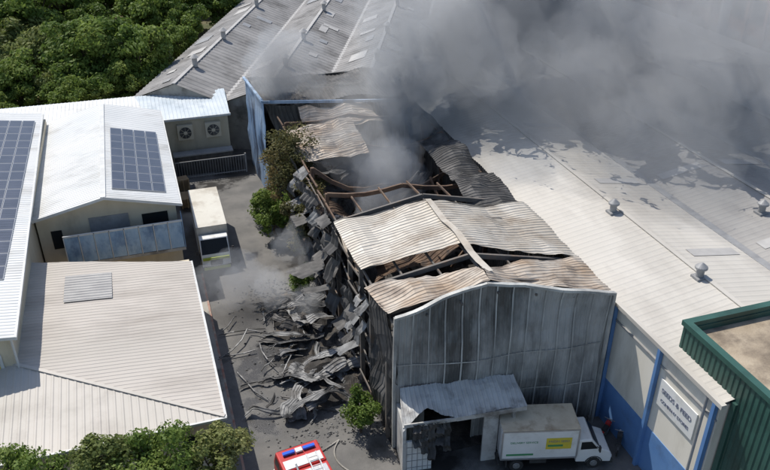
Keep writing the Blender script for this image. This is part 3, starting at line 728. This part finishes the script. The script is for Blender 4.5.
for (x,y,s,k) in ((-9.4,31.3,1.05,0),(-5.6,31.0,1.03,1),(-2.6,30.6,1.05,0),(.3,30.4,.98,1),(-12.8,31.5,1.0,1)): place(tf[k],'broadleaf_tree',(x,y,0),s,x)
sm=tree_mesh('scorched_tree_m',12,2.6,4.8,7.8,66,150,.12,8,'leafb',True,.32)
place(sm,'scorched_tree',(11.0,57.6,0),1.0,.5)
place(tree_mesh('scorched_tree_n',9.5,1.9,4.0,5.6,40,150,.12,9,'leafb',True,.34),'scorched_tree',(10.6,53.6,0),1.05,1.5)
sh=tree_mesh('shrub_m',3,1.15,1.25,1.5,26,190,.08,10,'leaf',True,.36)
place(sh,'roadside_shrub',(9.5,34.3,0),1.15,0,1.35); place(sh,'roadside_shrub',(8.9,59.8,0),1.6,1,2.0); place(sh,'roadside_shrub',(8.6,63,0),1.4,2); place(sh,'roadside_shrub',(9.3,50.5,0),1.0,2)
# ------------------------------------------------------------ smoke: overlapping homogeneous billows
SM=empty('smoke_plume')
rs=random.Random(21)
def vmat(name,dens,color,g):
    m=bpy.data.materials.new(name); m.use_nodes=True; nt=m.node_tree; nt.nodes.clear()
    out=nd(nt,'ShaderNodeOutputMaterial'); pv=nd(nt,'ShaderNodeVolumeScatter'); pv.inputs['Color'].default_value=(*color,1); pv.inputs['Density'].default_value=dens; pv.inputs['Anisotropy'].default_value=g
    nt.links.new(pv.outputs[0],out.inputs['Volume'])
    try: m.cycles.homogeneous_volume=True
    except Exception: pass
    return m
def billow(seed):
    bm=bmesh.new(); bmesh.ops.create_icosphere(bm,subdivisions=5,radius=1)
    for v in bm.verts:
        p=v.co.copy()
        k=.42*noise.noise(p*1.3+V((seed,0,0)))+.26*abs(noise.noise(p*2.7+V((0,seed,0))))+.13*abs(noise.noise(p*5.5+V((0,0,seed))))+.06*noise.noise(p*11+V((seed,seed,0)))
        v.co=p*(.82+k)
    me=bpy.data.meshes.new('billow'); bm.to_mesh(me); bm.free(); return me
bil=[billow(s*7.3) for s in range(5)]
def puffs(kind,path,per,dens,color,jit=.55,rr=(.55,.85),inner=True,g=-.1):
    m=vmat('smoke_'+kind,dens,color,g)
    meshes=[]
    for b0 in bil:
        me=b0.copy(); me.materials.clear(); me.materials.append(m); meshes.append(me)
    for (x,y,z,r) in path:
        for k in range(per):
            c=V((x,y,z))+V((rs.uniform(-1,1),rs.uniform(-1,1),rs.uniform(-.7,.7)))*r*jit
            s=r*rs.uniform(*rr)
            rot=(rs.uniform(0,6),rs.uniform(0,6),rs.uniform(0,6))
            for q in ((1,.68) if inner else (1,)):
                o=bpy.data.objects.new('billow_'+kind,rs.choice(meshes)); o.location=c; o.scale=(s*q,s*q,s*q*.85); o.rotation_euler=rot; o.parent=SM; col.objects.link(o)
puffs('core',[(17,57,8.5,4),(20,58.5,11,5),(24,60,13.5,6),(28.5,61.5,16.5,7.2),(34,63,20,8.5)],2,.085,(.95,.92,.89),.55,(.6,.9),True,-.1)
puffs('edge',[(19,58,10,5.5),(25,60,14,8),(32,61,17,10.5),(40,62,20,12)],2,.038,(.98,.955,.93),.5,(.8,1.1),False,-.1)
puffs('drift',[(33,54,12.5,7.5),(41,52,13.5,9),(49,54,15,11),(60,60,17,13),(46,66,17,12),(52,45,12.5,9),(38,44,11.5,6)],2,.026,(.98,.965,.945),.6,(.85,1.15),False,-.1)
puffs('white',[(11.3,72,11,2.8),(12.6,70,12.5,3.4),(14.5,69,14,4.2),(10.6,70,10.6,2.2)],2,.12,(.95,.975,1.0),.6,(.6,.95),False)
puffs('yard',[(9.6,47.5,1.5,1.7),(7.6,49,2.0,2.4),(5.2,51,2.6,2.8),(9.5,50,4,2.2)],2,.13,(.95,.975,1.0),.6,(.6,.95),False)
puffs('hall',[(16.5,46.5,6,2.6),(17.5,50,7,3.4),(17,54,8,4.0)],2,.08,(.92,.94,.97),.6,(.7,.95),False)
# ------------------------------------------------------------ light
sd=V((-.42,.78,0)).normalized(); el=math.radians(57)
sv=V((sd.x*math.cos(el),sd.y*math.cos(el),math.sin(el)))
sun=bpy.data.lights.new('sun','SUN'); sun.energy=4.6; sun.angle=math.radians(.5); sun.color=(1,.95,.87)
so=bpy.data.objects.new('sun',sun); so.rotation_euler=(-sv).to_track_quat('-Z','Y').to_euler(); so.location=(0,0,80); col.objects.link(so)
w=bpy.data.worlds.new('World'); scene.world=w; w.use_nodes=True; nt=w.node_tree; bg=nt.nodes['Background']
sk=nt.nodes.new('ShaderNodeTexSky'); sk.sky_type='NISHITA'; sk.sun_disc=False; sk.sun_elevation=el; sk.sun_rotation=math.atan2(sd.x,sd.y)
nt.links.new(sk.outputs[0],bg.inputs[0]); bg.inputs[1].default_value=.15
scene.view_settings.view_transform='Standard'; scene.view_settings.look='None'; scene.view_settings.exposure=0
cam=bpy.data.cameras.new('camera'); cam.lens=36*760/770; cam.sensor_width=36; cam.clip_end=4000
co=bpy.data.objects.new('camera',cam); co.location=(0,0,35); co.rotation_euler=(math.radians(60),0,math.radians(-18)); col.objects.link(co); scene.camera=co
